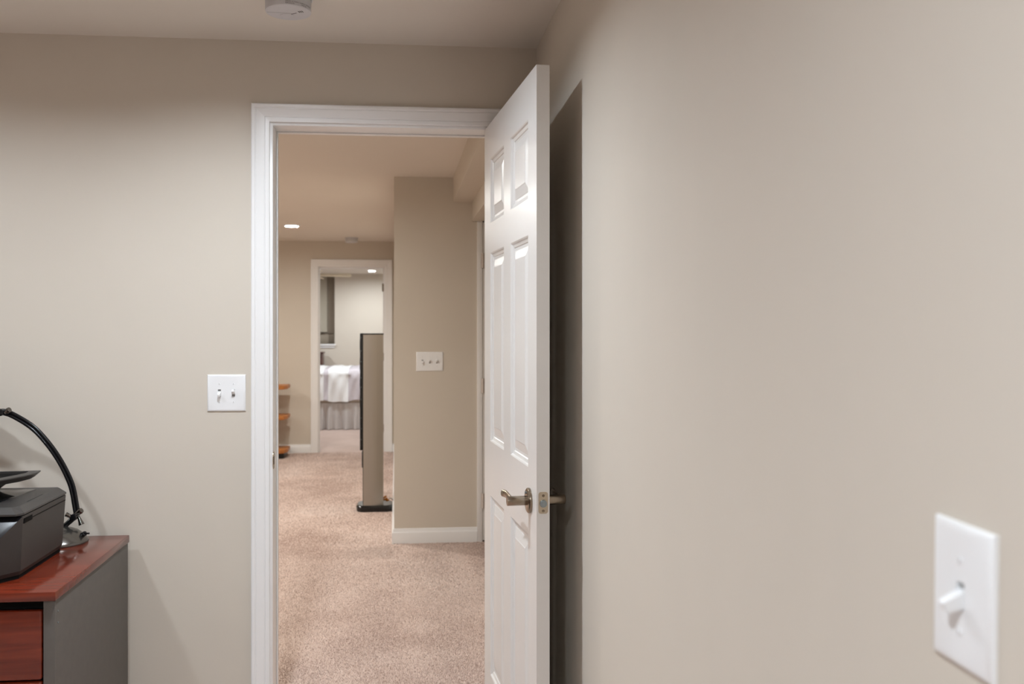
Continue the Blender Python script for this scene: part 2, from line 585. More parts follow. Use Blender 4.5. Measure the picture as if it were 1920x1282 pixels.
def make_door(name, label, levers=True, W=DW):
    xs = sorted({0, W} | {p[0] for p in PANELS} | {p[1] for p in PANELS})
    zs = sorted({DZ0, DZ1} | {p[2] for p in PANELS} | {p[3] for p in PANELS})
    b = bmesh.new()

    def add(q):
        b.faces.new([b.verts.new(v) for v in q])
    for q in grid_face(xs, zs, PANELS, 0): add(q)
    for q in grid_face(xs, zs, PANELS, DT, True): add(q)
    for q in ([(0, 0, DZ0), (0, DT, DZ0), (0, DT, DZ1), (0, 0, DZ1)], [(W, 0, DZ0), (W, DT, DZ0), (W, DT, DZ1), (W, 0, DZ1)],
              [(0, 0, DZ0), (W, 0, DZ0), (W, DT, DZ0), (0, DT, DZ0)], [(0, 0, DZ1), (W, 0, DZ1), (W, DT, DZ1), (0, DT, DZ1)]):
        add(q)
    bmesh.ops.remove_doubles(b, verts=b.verts, dist=1e-5)
    bmesh.ops.recalc_face_normals(b, faces=b.faces)
    es = [e for e in b.edges if len(e.link_faces) == 2 and e.calc_face_angle(0) > 1.2]
    bmesh.ops.bevel(b, geom=es, offset=.0022, segments=3, affect='EDGES', profile=.5)
    bb = B()
    bb._merge(b)
    root = bb.build(name, M['door'], smooth=True, angle=25)
    tag(root, label, kind='structure')
    for (x0, x1, z0, z1) in PANELS:
        pb = B()
        for face in (0, 1):
            loops = []
            for ins, d in PROF:
                y = d if face == 0 else DT - d
                loops.append([(x0 + ins, y, z0 + ins), (x1 - ins, y, z0 + ins), (x1 - ins, y, z1 - ins), (x0 + ins, y, z1 - ins)])
            v, f = [], []
            for lp in loops: v += lp
            for k in range(len(loops) - 1):
                for i in range(4):
                    j = (i + 1) % 4
                    q = (4 * k + i, 4 * k + j, 4 * (k + 1) + j, 4 * (k + 1) + i)
                    f.append(q if face == 0 else q[::-1])
            c = 4 * (len(loops) - 1)
            q = (c, c + 1, c + 2, c + 3)
            f.append(q if face == 0 else q[::-1])
            pb.quads(v, f, recalc=False)
        pb.build('panel', M['door'], root, angle=12)
    if levers:
        zc, xc = .906, .690
        for s, y0 in ((-1, 0.0), (1, DT)):
            def Y(d): return y0 + s * d
            lv = B()
            # neck, a fat cylinder standing off the door, then the lever running back along the door
            lv.cyl((xc, Y(.004), zc), (xc, Y(.062), zc), .0128, .0128, 32, .0014)
            pts = [(xc - .004, Y(.050), zc + .002), (xc - .03, Y(.0495), zc + .003), (xc - .06, Y(.049), zc + .004),
                   (xc - .078, Y(.0495), zc + .004), (xc - .090, Y(.052), zc + .004), (xc - .097, Y(.055), zc + .004)]
            lv.tube(pts, .008, 16, flat=(.0058, .0100))
            lo = lv.build('lever_handle', M['nickel'], root)
            ro = B().lathe([(0, .0), (.0335, 0), (.0340, .003), (.0330, .0060), (.0295, .0085), (.020, .0095), (0, .0098)],
                           (xc, y0, zc), 48, (0, s, 0))
            ro.build('rosette', M['nickel'], lo)
            B().cyl((xc - .006, Y(.0095), zc + .020), (xc - .006, Y(.0125), zc + .020), .0035, seg=12).build('set_screw', M['steel'], lo)
        # latch plate on the free edge
        zl = .914
        pb = []
        for cx_, cz_, a0 in ((.0235, zl + .0215, 0), (.0115, zl + .0215, PI / 2), (.0115, zl - .0215, PI), (.0235, zl - .0215, 3 * PI / 2)):
            for k in range(5):
                a = a0 + PI / 2 * k / 4
                pb.append((cx_ + .0065 * math.cos(a), cz_ + .0065 * math.sin(a)))
        lp = B().loft([[(W - .0005, p[0], p[1]) for p in pb], [(W + .0014, p[0], p[1]) for p in pb]]).build('latch_plate', M['nickel_light'], root)
        bt = B().cyl((W + .001, .0175, zl - .002), (W + .006, .0175, zl - .002), .0098, .0094, 28, .001)
        bt.build('latch_bolt', M['steel'], lp)
        for dz in (-.0205, .0185):
            sc = B().cyl((W + .001, .0175, zl + dz), (W + .0020, .0175, zl + dz), .0038, seg=16)
            sc.build('screw', M['nickel'], lp)
            B().box(W + .0019, W + .0022, .0145, .0205, zl + dz - .0005, zl + dz + .0005).build('screw_slot', M['rubber'], lp)
    for z in (.25, 1.05, 1.83):
        hb = B().cyl((-.004, DT + .004, z - .045), (-.004, DT + .004, z + .045), .0055, seg=14)
        hb.box(-.002, .0005, .004, DT, z - .045, z + .045)
        hb.build('hinge', M['nickel'], root)
    return root


d1 = make_door('door_1', 'open white six panel door with satin nickel lever handles')
d1.location = (.302, 3.025, 0)
d1.rotation_euler = (0, 0, math.atan2(-.9971, .0756))
d2 = make_door('door_2', 'white six panel bedroom door folded back inside the bedroom', W=.718)
d2.location = (FJR + .012, FARB + .02, 0)
d2.rotation_euler = (0, 0, math.radians(74))
# door frame beside the wall corner, in the hall recess under the header
rc = empty('trim_3', (0, 0, 0))
tag(rc, 'white door frame with hinges in the hall recess beside the wall corner', kind='structure')
B().box(PIER_R, PIER_R + .034, PIER_Y - .012, PIER_Y + .12, 0, 2.053, .002).build('jamb', M['trim'], rc)
B().box(1.34, 1.40, PIER_Y - .012, PIER_Y + .12, 0, 2.053, .002).build('jamb', M['trim'], rc)
B().box(PIER_R, 1.5, PIER_Y - .012, PIER_Y + .12, 2.053, 2.115, .002).build('head_jamb', M['trim'], rc)
B().box(PIER_R, 1.5, PIER_Y, PIER_Y + .1, 2.115, CEIL, 0).build('head_wall', M['wall'], rc, smooth=False)
B().box(1.4, 1.5, PIER_Y, PIER_Y + .1, 0, 2.115, 0).build('side_wall', M['wall'], rc, smooth=False)
for z in (.265, 1.000, 1.80):
    h = B().cyl((PIER_R + .036, PIER_Y - .016, z - .047), (PIER_R + .036, PIER_Y - .016, z + .047), .007, seg=14)
    h.box(PIER_R + .024, PIER_R + .05, PIER_Y - .0145, PIER_Y - .011, z - .047, z + .047)
    h.build('hinge', M['painted_hinge'], rc)
d3 = make_door('door_3', 'closed white six panel door in the hall recess', levers=True)
d3.scale = (1.02, 1, 1)
d3.location = (PIER_R + .0355, PIER_Y - .008, 0)

# ---- bedroom window
wn = empty('window_1', (0, 0, 0))
tag(wn, 'recessed bedroom window with a greige shade above the bed', kind='structure')
B().box(WX0, WX1, BACK + .20, BACK + .22, WZ0, WZ1).build('pane', M['glass'], wn, smooth=False)
B().box(WX0, -1.215, BACK + .12, BACK + .125, WZ0 + .21, WZ1).build('shade', M['shade'], wn, smooth=False)
B().box(WX0, WX1, BACK + .17, BACK + .20, WZ0, WZ0 + .19, .004).build('sash_rail', M['taupe'], wn)
B().box(-1.215, WX1, BACK + .15, BACK + .16, WZ0 + .19, WZ1, .002).build('curtain_panel', M['taupe'], wn)
sl = B().box(WX0 - .06, WX1 + .02, BACK - .03, BACK + .17, WZ0 - .028, WZ0, .004)
sl.box(WX0 - .04, WX1 + .005, BACK - .014, BACK, WZ0 - .068, WZ0 - .028, .003)
sl.build('window_sill', M['trim'], wn)


# ------------------------------------------------------------------ ceiling lights
def make_light(name, x, y, strength, col, label, group, lip=.012):
    r = empty(name, (x, y, CEIL))
    tag(r, label, 'ceiling light', group)
    key = (round(strength), col)
    if key not in LM:
        LM[key] = lamp_mat('lamp_diffuser', col, strength)
    k2 = ('ring', lip)
    if k2 not in LM:
        a = B().lathe([(.058, -.004), (.0595, -lip + .002), (.0610, -lip), (.064, -lip), (.078, -lip * .4 - .001), (.0825, -.004), (.083, 0)], seg=40).build('trim_ring', M['trim'], r)
        LM[k2] = a.data
    else:
        a = bpy.data.objects.new('trim_ring', LM[k2])
        COL.objects.link(a)
        a.parent = r
    k3 = ('disc', key)
    if k3 not in LM:
        e = B().lathe([(0, -.0052), (.052, -.0050), (.0585, -.0036)], seg=40).build('diffuser', LM[key], r)
        LM[k3] = e.data
    else:
        e = bpy.data.objects.new('diffuser', LM[k3])
        COL.objects.link(e)
        e.parent = r
    return r


LM = {}
for (x, y, s) in OFFICE_LIGHTS:
    make_light('ceiling_light', x, y, s, OFFICE_LAMP, 'round flush ceiling lamp lighting the office outside the frame', 'office ceiling lamps', lip=.027)  # lip deepened to keep grazing light off the upper wall
for (x, y, s) in HALL_LIGHTS:
    if abs(y - 8.375) < .01 and x > -1:
        make_light('ceiling_light', x, y, s, HALL_LAMP, 'glowing round ceiling lamp seen in the hall ceiling', 'hall ceiling lamps')
    else:
        make_light('ceiling_light', x, y, s, HALL_LAMP, 'round hall ceiling lamp hidden by the office wall', 'hidden hall ceiling lamps')
for (x, y, s) in BED_LIGHTS:
    if y > 14 and x > -1:
        make_light('ceiling_light', x, y, s, BED_LAMP, 'glowing round ceiling lamp seen inside the bedroom doorway', 'bedroom ceiling lamps')
    else:
        make_light('ceiling_light', x, y, s, BED_LAMP, 'round bedroom ceiling lamp hidden beyond the doorway', 'hidden bedroom ceiling lamps')


# ------------------------------------------------------------------ light switches
def switch_plate(label, gangs, H=.1225, W0=.0795, rot=0.0, loc=(0, 0, 0)):
    """local: x across, -y out of the wall, z up; gangs: list of toggle angles (deg, + is up)"""
    n = len(gangs)
    W = W0 + (n - 1) * .046
    r = empty('light_switch', loc, rot)
    tag(r, label, 'switch')
    cx = [(i - (n - 1) / 2) * .046 for i in range(n)]
    holes = [(c - .0052, c + .0052, -.0122, .0122) for c in cx]
    T = .0062
    ins = .0075
    xs = sorted({-W / 2 + ins, W / 2 - ins} | {h[0] for h in holes} | {h[1] for h in holes})
    zs = [-H / 2 + ins, -.0122, .0122, H / 2 - ins]
    b = bmesh.new()
    for q in grid_face(xs, zs, holes, -T):
        b.faces.new([b.verts.new(v) for v in q])
    prof = [(0, 0), (0, .0022), (.0008, .0036), (.0025, .0049), (.005, .0058), (ins, T)]
    prev = None
    for i_, d_ in prof:
        lp = [(-W / 2 + i_, -d_, -H / 2 + i_), (W / 2 - i_, -d_, -H / 2 + i_), (W / 2 - i_, -d_, H / 2 - i_), (-W / 2 + i_, -d_, H / 2 - i_)]
        if prev:
            for k in range(4):
                j = (k + 1) % 4
                b.faces.new([b.verts.new(v) for v in (prev[k], prev[j], lp[j], lp[k])])
        prev = lp
    for h in holes:
        c = [(h[0], h[2]), (h[1], h[2]), (h[1], h[3]), (h[0], h[3])]
        for k in range(4):
            j = (k + 1) % 4
            b.faces.new([b.verts.new(v) for v in ((c[k][0], -T, c[k][1]), (c[j][0], -T, c[j][1]), (c[j][0], -.001, c[j][1]), (c[k][0], -.001, c[k][1]))])
    bmesh.ops.remove_doubles(b, verts=b.verts, dist=1e-5)
    bmesh.ops.recalc_face_normals(b, faces=b.faces)
    bb = B()
    bb._merge(b)
    bb.build('plate', M['plate'], r, angle=40)
    for c, a in zip(cx, gangs):
        B().box(c - .0052, c + .0052, -.0022, -.0008, -.0122, .0122).build('toggle_slot', M['slot'], r)
        # toggle: tapered bat pivoting inside the wall
        w0, w1, h0, h1, L = .0049, .0042, .0066, .0048, .0250
        tb = B().loft([[(-w0, 0, -h0), (w0, 0, -h0), (w0, 0, h0), (-w0, 0, h0)],
                       [(-w0, -.010, -h0), (w0, -.010, -h0), (w0, -.010, h0), (-w0, -.010, h0)],
                       [(-w1, -L + .002, -h1), (w1, -L + .002, -h1), (w1, -L + .002, h1), (-w1, -L + .002, h1)],
                       [(-w1 * .7, -L, -h1 * .7), (w1 * .7, -L, -h1 * .7), (w1 * .7, -L, h1 * .7), (-w1 * .7, -L, h1 * .7)]])
        bmesh.ops.transform(tb.bm, matrix=Matrix.Translation((c, .0020, 0)) @ Matrix.Rotation(math.radians(-a), 4, 'X'), verts=tb.bm.verts)
        tb.build('toggle', M['plate'], r)
        for z in (-.0302, .0302):
            s = B().cyl((c, -T + .0005, z), (c, -T - .0009, z), .0034, .0028, 14)
            so = s.build('screw', M['plate'], r)
            B().box(c - .0004, c + .0004, -T - .0010, -T - .0006, z - .0028, z + .0028).build('screw_slot', M['slot'], so)
    return r


switch_plate('white double light switch on the greige wall beside the doorway', [-19, 21], loc=(-.565, FW, 1.149))
sw = switch_plate('large white single toggle switch on the greige wall closest to the camera', [-19], rot=-PI / 2, loc=(RW, .7098, 1.1355))
sw.rotation_euler = (0, math.radians(1.2), -PI / 2)
switch_plate('white triple light switch on the tan hall wall corner', [-20, 20, 20], loc=(.212, PIER_Y, 1.156))

# ------------------------------------------------------------------ smoke detectors
def make_detector(label, loc, rz=0.0):
    r = empty('smoke_detector', loc, rz)
    tag(r, label, 'smoke detector')
    B().lathe([(0, 0), (.0705, 0), (.0705, -.011), (.0685, -.0135), (.066, -.0140)], seg=56).build('mounting_base', M['detector'], r)
    B().lathe([(.0640, -.0135), (.0655, -.016), (.0655, -.0485), (.0648, -.0508), (.0620, -.0522), (.055, -.0526), (.030, -.0527), (0, -.0527)], seg=56).build('body', M['detector'], r)
    # raised test button panel and the slots of the horn
    B().lathe([(.0, -.0545), (.018, -.0545), (.020, -.0535), (.0205, -.0515)], c=(-.006, .024, 0), seg=28).build('test_button', M['detector'], r)
    v = B()
    for k in range(3):
        v.box(.028 + k * .0052, .0305 + k * .0052, -.004, .008, -.0531, -.0520, rot=Matrix.Translation((.004, -.004, 0)) @ Matrix.Rotation(-.35, 4, 'Z'))
    v.build('sound_slot', M['ink'], r)
    B().box(-.0012, .0012, -.011, .011, -.0531, -.0520, rot=Matrix.Translation((.015, .004, 0)) @ Matrix.Rotation(.95, 4, 'Z')).build('sensor_slot', M['ink'], r)
    B().box(-.060, .010, -.0005, .0005, -.0530, -.0520, rot=Matrix.Translation((0, .0, 0)) @ Matrix.Rotation(.05, 4, 'Z')).build('seam', M['slot'], r)
    return r


det = make_detector('white round smoke detector on the office ceiling near the doorway', (-.312, 2.607, CEIL))


def curved_text(txt, size, radius, ang0, z, parent, name='printed_text'):
    cu = bpy.data.curves.new('txt', 'FONT')
    cu.body = txt
    cu.size = size
    cu.extrude = 0
    to = bpy.data.objects.new('txt', cu)
    COL.objects.link(to)
    dg = bpy.context.evaluated_depsgraph_get()
    me = bpy.data.meshes.new_from_object(to.evaluated_get(dg))
    bpy.data.objects.remove(to)
    for v in me.vertices:
        a = ang0 + v.co.x / radius
        zz = z + v.co.y
        v.co = (radius * math.cos(a), radius * math.sin(a), zz)
    me.materials.clear()
    me.materials.append(M['ink'])
    o = bpy.data.objects.new(name, me)
    COL.objects.link(o)
    o.parent = parent
    return o


curved_text('SMOKE ACTIONS / CARBON MONOXIDE', .0048, .0658, math.radians(-90), -.0432, det)
curved_text('REPLACE BY', .0048, .0658, math.radians(-90), -.0482, det)
curved_text('MADE 20', .0048, .0658, math.radians(-50), -.0482, det)
make_detector('small white smoke detector on the hall ceiling before the bedroom wall', (-.474, 9.46, CEIL))

# ------------------------------------------------------------------ filing cabinet
TOPZ = .687
cab = empty('filing_cabinet', (-1.25, 2.69, 0))
tag(cab, 'cherry topped filing cabinet with grey sides under the printer', 'cabinet')


def cb(b, name, m, parent=None, **k):
    """shapes are written in room coordinates, parts hang under their thing"""
    par = parent or cab
    o = b.build(name, m, par, **k)
    o.matrix_parent_inverse = Matrix.Identity(4)
    base = Vector((0, 0, 0))
    q = par
    while q is not None:
        base += q.location
        q = q.parent
    for v in o.data.vertices:
        v.co -= base
    return o


CX0, CX1, CY0, CY1 = -1.66, -.872, 2.366, 3.000
cb(B().box(CX0, CX1, CY0, CY1, TOPZ - .024, TOPZ, .0025), 'cabinet_top', M['cherry'])
cb(B().box(CX1 - .033, CX1 - .004, CY0 + .008, CY1 - .004, 0.0, TOPZ - .024, .001), 'side_panel', M['grey_laminate'])
cb(B().box(CX0 + .004, CX0 + .033, CY0 + .008, CY1 - .004, 0.0, TOPZ - .024, .001), 'side_panel', M['grey_laminate'])
cb(B().box(CX0 + .033, CX1 - .033, CY1 - .02, CY1 - .004, 0.03, TOPZ - .024), 'back_panel', M['grey_laminate'])
cb(B().box(CX0 + .033, CX1 - .033, CY0 + .04, CY1 - .02, 0.03, .05), 'bottom_panel', M['grey_laminate'])
cb(B().box(CX0 + .033, CX1 - .033, CY0 + .03, CY0 + .05, TOPZ - .05, TOPZ - .024), 'front_rail', M['rubber'])
cb(B().box(CX0 + .033, CX1 - .033, CY0 + .05, CY0 + .065, 0.0, .05), 'plinth', M['rubber'])
for dz in (.630, .600):
    cb(B().cyl((CX1 - .0045, CY0 + .028, dz), (CX1 - .0028, CY0 + .028, dz), .0022, seg=10), 'panel_pin', M['steel'])
for (z0, z1) in ((.459, .638), (.273, .454), (.052, .268)):
    dr = cb(B().box(CX0 + .037, CX1 - .037, CY0 + .006, CY0 + .026, z0, z1, .006, 3), 'drawer_front', M['cherry'])
    cb(B().box(CX0 + .06, CX1 - .06, CY0 + .026, CY1 - .06, z0 + .015, z1 - .03), 'drawer_box', M['grey_laminate'], dr)
    zc = (z0 + z1) / 2
    hx = (CX0 + CX1) / 2
    hb = B().tube([(hx - .064, CY0 + .008, zc), (hx - .062, CY0 - .018, zc), (hx - .045, CY0 - .024, zc), (hx + .045, CY0 - .024, zc),
                   (hx + .062, CY0 - .018, zc), (hx + .064, CY0 + .008, zc)], .005, 12)
    cb(hb, 'drawer_pull', M['nickel'], dr)

# ------------------------------------------------------------------ printer
pr = empty('printer', (-1.24, 2.62, TOPZ))
tag(pr, 'charcoal all in one printer standing on the cherry cabinet', 'printer')


def pb_(b, name, m, parent=None, **k):
    return cb(b, name, m, parent or pr, **k)


PXL, PXR = -1.478, -1.003
PB, PF = 2.815, 2.492
PM = (PXL + PXR) / 2


def mirror(pts):
    return pts + [(2 * PM - x, *r) for x, *r in pts[::-1]]


half = [(PXR - .010, PB), (PXR, PB - .012), (PXR, PF), (PXR - .045, PF - .058), (PXR - .12, PF - .082)]
plan = mirror(half)
zt = [.8575, .8575, .8575, .800, .770]
ztops = zt + zt[::-1]


def shrink(pts, k, dy=0):
    cx_, cy_ = PM, (PB + PF) / 2
    return [(cx_ + (x - cx_) * k, cy_ + (y - cy_) * k + dy) for x, y in pts]


low = shrink(plan, .942)
mid = shrink(plan, .965)
# feet band, then the body flaring slightly upwards
pb_(B().loft([[(x, y, TOPZ) for x, y in low], [(x, y, TOPZ + .012) for x, y in low]]), 'foot_band', M['rubber'], angle=30)
body = B().loft([[(x, y, TOPZ + .010) for x, y in low], [(x, y, TOPZ + .022) for x, y in mid],
                 [(x, y, z) for (x, y), z in zip(plan, ztops)]], cap=False)
body.quads([(x, y, z) for (x, y), z in zip(plan, ztops) if True], [[0, 1, 2, 7, 8, 9]])
body.quads([(x, y, TOPZ + .010) for x, y in low], [list(range(10))])
bo = pb_(body, 'body', M['printer'], angle=20)
top10 = [(x, y, z) for (x, y), z in zip(plan, ztops)]
cp = B().quads([top10[i] for i in (2, 3, 4, 5, 6, 7)], [(0, 1, 2, 3), (0, 3, 4, 5)] if False else [(0, 1, 2), (0, 2, 3, 5), (3, 4, 5)])
pb_(cp, 'control_panel', M['black_gloss'], angle=60)
# seam line and port on the right side
pb_(B().box(PXR - .002, PXR + .0006, PF + .055, PB - .014, .8415, .8430), 'side_seam', M['rubber'])
pb_(B().box(PXR - .004, PXR + .0008, PF + .006, PF + .062, .8365, .8500, .0006), 'usb_port', M['rubber'])
# scanner lid
lf, lb = PF - .016, PB + .004
lpo = mirror([(PXR - .012, lb), (PXR + .001, lb - .014), (PXR + .001, lf + .022), (PXR - .012, lf)])
lpi = mirror([(PXR - .026, lb - .010), (PXR - .018, lb - .020), (PXR - .020, lf + .040), (PXR - .034, lf + .024)])
pb_(B().loft([[(x, y, .8605) for x, y in lpo], [(x, y, .8655) for x, y in lpo], [(x, y, .8800) for x, y in lpi]]), 'scanner_lid', M['lid'], angle=15)
pb_(B().box(PXR - .0255, PXR - .0245, PF + .09, PF + .20, .8796, .8804), 'lid_groove', M['rubber'])
# document feeder: sunken output bed, hinge block and the raised paper tray
pb_(B().loft([[(-1.44, 2.53, .8795), (-1.10, 2.56, .8795), (-1.075, 2.78, .8795), (-1.44, 2.78, .8795)],
              [(-1.435, 2.535, .8815), (-1.105, 2.565, .8815), (-1.080, 2.775, .8815), (-1.435, 2.775, .8815)]]), 'output_bed', M['black_gloss'])
fb = B().loft([[(-1.44, 2.53, .8812), (-1.190, 2.53, .8812), (-1.190, 2.79, .8812), (-1.44, 2.79, .8812)],
               [(-1.44, 2.54, .9000), (-1.165, 2.54, .9000), (-1.165, 2.79, .9000), (-1.44, 2.79, .9000)],
               [(-1.42, 2.56, .9260), (-1.130, 2.56, .9245), (-1.130, 2.78, .9245), (-1.42, 2.78, .9260)]])
pb_(fb, 'feeder_block', M['printer'], angle=20)
ty = [(-1.050, 2.735), (-1.046, 2.690), (-1.058, 2.640), (-1.098, 2.565), (-1.196, 2.515), (-1.456, 2.500), (-1.456, 2.735)]
ti = [(-1.080, 2.724), (-1.076, 2.695), (-1.086, 2.662), (-1.118, 2.598), (-1.201, 2.535), (-1.446, 2.520), (-1.446, 2.724)]


def tz(x, y, z):      # the tray rises gently towards its outer end
    return z + (x + 1.2) * .01


tb_ = [(PM + (x - PM) * .985 - .012, 2.62 + (y - 2.62) * .93) for x, y in ty]
trb = B().loft([[(x, y, tz(x, y, .925)) for x, y in tb_], [(x, y, tz(x, y, .939)) for x, y in ty], [(x, y, tz(x, y, .942)) for x, y in ty],
                [(x, y, tz(x, y, .942)) for x, y in ti], [(x, y, tz(x, y, .934)) for x, y in ti]])
pt_ = pb_(trb, 'paper_tray', M['lid'], angle=20)
pb_(B().loft([[(x, y, tz(x, y, .9335)) for x, y in ti], [(x, y, tz(x, y, .9350)) for x, y in ti]]), 'tray_liner', M['rubber'], pt_)

# ------------------------------------------------------------------ desk lamp
lx, ly = -1.060, 2.912
lm = empty('desk_lamp', (lx, ly, TOPZ))
tag(lm, 'black arched desk lamp with a gunmetal dome base behind the printer', 'lamp')


def lb_(b, name, m, parent=None, **k):
    return cb(b, name, m, parent or lm, **k)


lb_(B().lathe([(0, 0), (.084, 0), (.085, .003), (.084, .007), (.078, .014), (.068, .025), (.054, .036), (.036, .044), (.018, .048), (0, .049)], (lx, ly, TOPZ), 56), 'base', M['lamp_base'], angle=40)
arc = [(-1.014, .769), (-1.020, .805), (-1.026, .840), (-1.0355, .875), (-1.058, .925), (-1.083, .968), (-1.108, 1.003), (-1.140, 1.040), (-1.172, 1.066), (-1.214, 1.091), (-1.240, 1.100)]


def catmull(pts, n=6):
    out = []
    P = [pts[0]] + pts + [pts[-1]]
    for i in range(1, len(P) - 2):
        for k in range(n):
            t = k / n
            q = []
            for a, b_, c, d in zip(P[i - 1], P[i], P[i + 1], P[i + 2]):
                q.append(.5 * (2 * b_ + (c - a) * t + (2 * a - 5 * b_ + 4 * c - d) * t * t + (-a + 3 * b_ - 3 * c + d) * t ** 3))
            out.append(tuple(q))
    out.append(pts[-1])
    return out


arcs = catmull(arc)
LY = 2.933
for off in (-.0052, .0052):
    pts = []
    for i, (x, z) in enumerate(arcs):
        a, b_ = arcs[max(i - 1, 0)], arcs[min(i + 1, len(arcs) - 1)]
        tx, tz_ = b_[0] - a[0], b_[1] - a[1]
        L = math.hypot(tx, tz_)
        pts.append((x - tz_ / L * off, LY, z + tx / L * off))
    lb_(B().tube(pts, .0054, 14, ref=(0, 1, 0)), 'arm_tube', M['arm'])
# lower joint: fork bracket rising from the dome with wing knobs
jb = B().tube([(-1.062, LY, .728), (-1.044, LY - .004, .742), (-1.028, LY - .004, .757), (-1.016, LY, .770)], [.010, .008, .009, .008], 14)
jb.cyl((-1.022, LY - .016, .764), (-1.022, LY + .016, .764), .011, seg=20, bev=.002)
lb_(jb, 'lower_joint', M['black_gloss'])
lb_(B().cyl((-1.018, LY - .004, .772), (-1.000, LY - .010, .784), .0055, .0095, 18, .001).cyl((-1.000, LY - .010, .784), (-.997, LY - .011, .786), .0095, .008, 18), 'wing_knob', M['chrome'])
lb_(B().cyl((-1.024, LY - .008, .762), (-1.044, LY - .016, .776), .0045, .0075, 18, .001), 'wing_knob', M['chrome'])
lb_(B().cyl((-1.000, LY - .002, .738), (-1.010, LY, .764), .009, .004, 18), 'strut', M['chrome'])
sb = B().cyl((-.994, LY - .02, .708), (-.980, LY - .03, .717), .0085, .0075, 18, .001)
sb.box(-.984, -.966, LY - .033, LY - .028, .714, .719, .001)
lb_(sb, 'switch_knob', M['black_gloss'])
# upper joint and the shade beyond the frame edge
ub = B().cyl((-1.246, LY - .012, 1.099), (-1.246, LY + .012, 1.099), .0115, seg=20, bev=.002)
ub.cyl((-1.236, LY, 1.0985), (-1.262, LY, 1.1085), .0065, seg=14)
lb_(ub, 'upper_joint', M['black_gloss'])
lb_(B().cyl((-1.232, LY - .008, 1.0985), (-1.218, LY - .014, 1.106), .0050, .0075, 18, .001).cyl((-1.222, LY - .013, 1.104), (-1.214, LY - .016, 1.1085), .0090, .0085, 18, .001), 'wing_knob', M['chrome'])
sh_ax = Vector((-.93, -.05, .30)).normalized()
lb_(B().lathe([(.012, 0), (.018, .004), (.026, .030), (.036, .070), (.041, .120), (.038, .170), (.031, .210), (.0295, .210), (.0365, .170), (.0395, .120), (.034, .070), (.023, .030), (.010, .008)],
              (-1.262, LY, 1.1085), 40, sh_ax), 'shade', M['lamp_base'], angle=40)
bulb_c = Vector((-1.262, LY, 1.1085)) + sh_ax * .02
lb_(B().lathe([(.010, 0), (.011, .02), (.018, .05), (.021, .07), (.016, .088), (0, .096)], bulb_c, 24, sh_ax), 'bulb', M['pillow'])

# ------------------------------------------------------------------ tower speaker in the hall
sp = empty('tower_speaker', (-.15, 6.72, 0))
tag(sp, 'tall slim silver tower speaker with black grille and black base on carpet', 'speaker')


def sp_(b, name, m, parent=None, **k):
    return cb(b, name, m, parent or sp, **k)


bx = [(-.300, 6.700), (-.292, 6.660), (-.262, 6.632), (-.070, 6.632), (-.030, 6.655), (-.018, 6.700), (-.018, 6.790), (-.035, 6.830), (-.07, 6.845), (-.262, 6.845), (-.292, 6.820), (-.300, 6.785)]


def sc_(p, k):
    return [(-.159 + (x + .159) * k, 6.738 + (y - 6.738) * k) for x, y in p]


sp_(B().loft([[(x, y, .002) for x, y in sc_(bx, .97)], [(x, y, .010) for x, y in bx], [(x, y, .034) for x, y in bx], [(x, y, .038) for x, y in sc_(bx, .97)],
              [(x, y, .048) for x, y in sc_(bx, .92)]]), 'base', M['black_gloss'], angle=30)
# body: flat front on -x, bowed sides closing to a narrower back
yc = 6.715
out = []
for k in range(13):
    t = k / 12
    x = -.246 + t * .148
    w = .066 * (1 - .05 * t) + .010 * math.sin(PI * t) - .022 * t ** 3
    out.append((x, w))
planb = [(x, yc - w) for x, w in out] + [(x, yc + w) for x, w in out[::-1]]
sp_(B().loft([[(x, y, .046) for x, y in planb], [(x, y, 1.322) for x, y in planb]]), 'body', M['speaker_silver'], angle=30)
sp_(B().loft([[(x - .002 if x < -.2 else x + .003, y, 1.321) for x, y in planb], [(x - .002 if x < -.2 else x + .003, y, 1.331) for x, y in planb]]), 'top_cap', M['speaker_black'])
gr = sp_(B().box(-.270, -.2465, yc - .067, yc + .067, .46, 1.331, .003), 'grille', M['grille'])
sp_(B().box(-.2495, -.2455, yc - .067, yc + .067, .048, .46, .001), 'front_baffle', M['speaker_black'])
sp_(B().box(-.256, -.2465, yc - .066, yc + .066, .33, .45, .003), 'port_cover', M['speaker_black'])
for z in (1.30, 1.20, 1.12, 1.00, .93, .84, .70, .62, .54):
    sp_(B().cyl((-.262, yc - .0665, z), (-.262, yc - .0690, z), .0024, seg=10), 'grille_pin', M['steel'], gr)
for z in (1.24, 1.10, .96, .82):
    sp_(B().lathe([(0, .004), (.012, .003), (.045, .0), (.052, .003), (.056, .0)], (-.2695, yc, z), 28, (-1, 0, 0)), 'driver', M['speaker_black'], gr)
pl = B().cyl((-.096, 6.70, .078), (-.068, 6.69, .088), .006, .010, 14).cyl((-.078, 6.700, .070), (-.056, 6.695, .080), .005, .009, 12)
pl.cyl((-.098, 6.69, .094), (-.076, 6.68, .108), .005, .008, 12)
sp_(pl, 'binding_post', M['gold'])
sp_(B().tube(catmull([(-.06, 6.69, .085), (-.045, 6.69, .092), (-.028, 6.70, .078), (-.022, 6.72, .045), (-.020, 6.74, .012), (-.024, 6.80, .006), (-.026, 6.85, .006)], 5), .0038, 10), 'cable', M['cable'])

# ------------------------------------------------------------------ shelf unit by the far wall
su = empty('shelf_unit', (-1.75, 9.60, 0))
tag(su, 'honey wood three tier shelf unit with black supports by the bedroom doorway', 'shelf')


def su_(b, name, m, parent=None, **k):
    return cb(b, name, m, parent or su, **k)


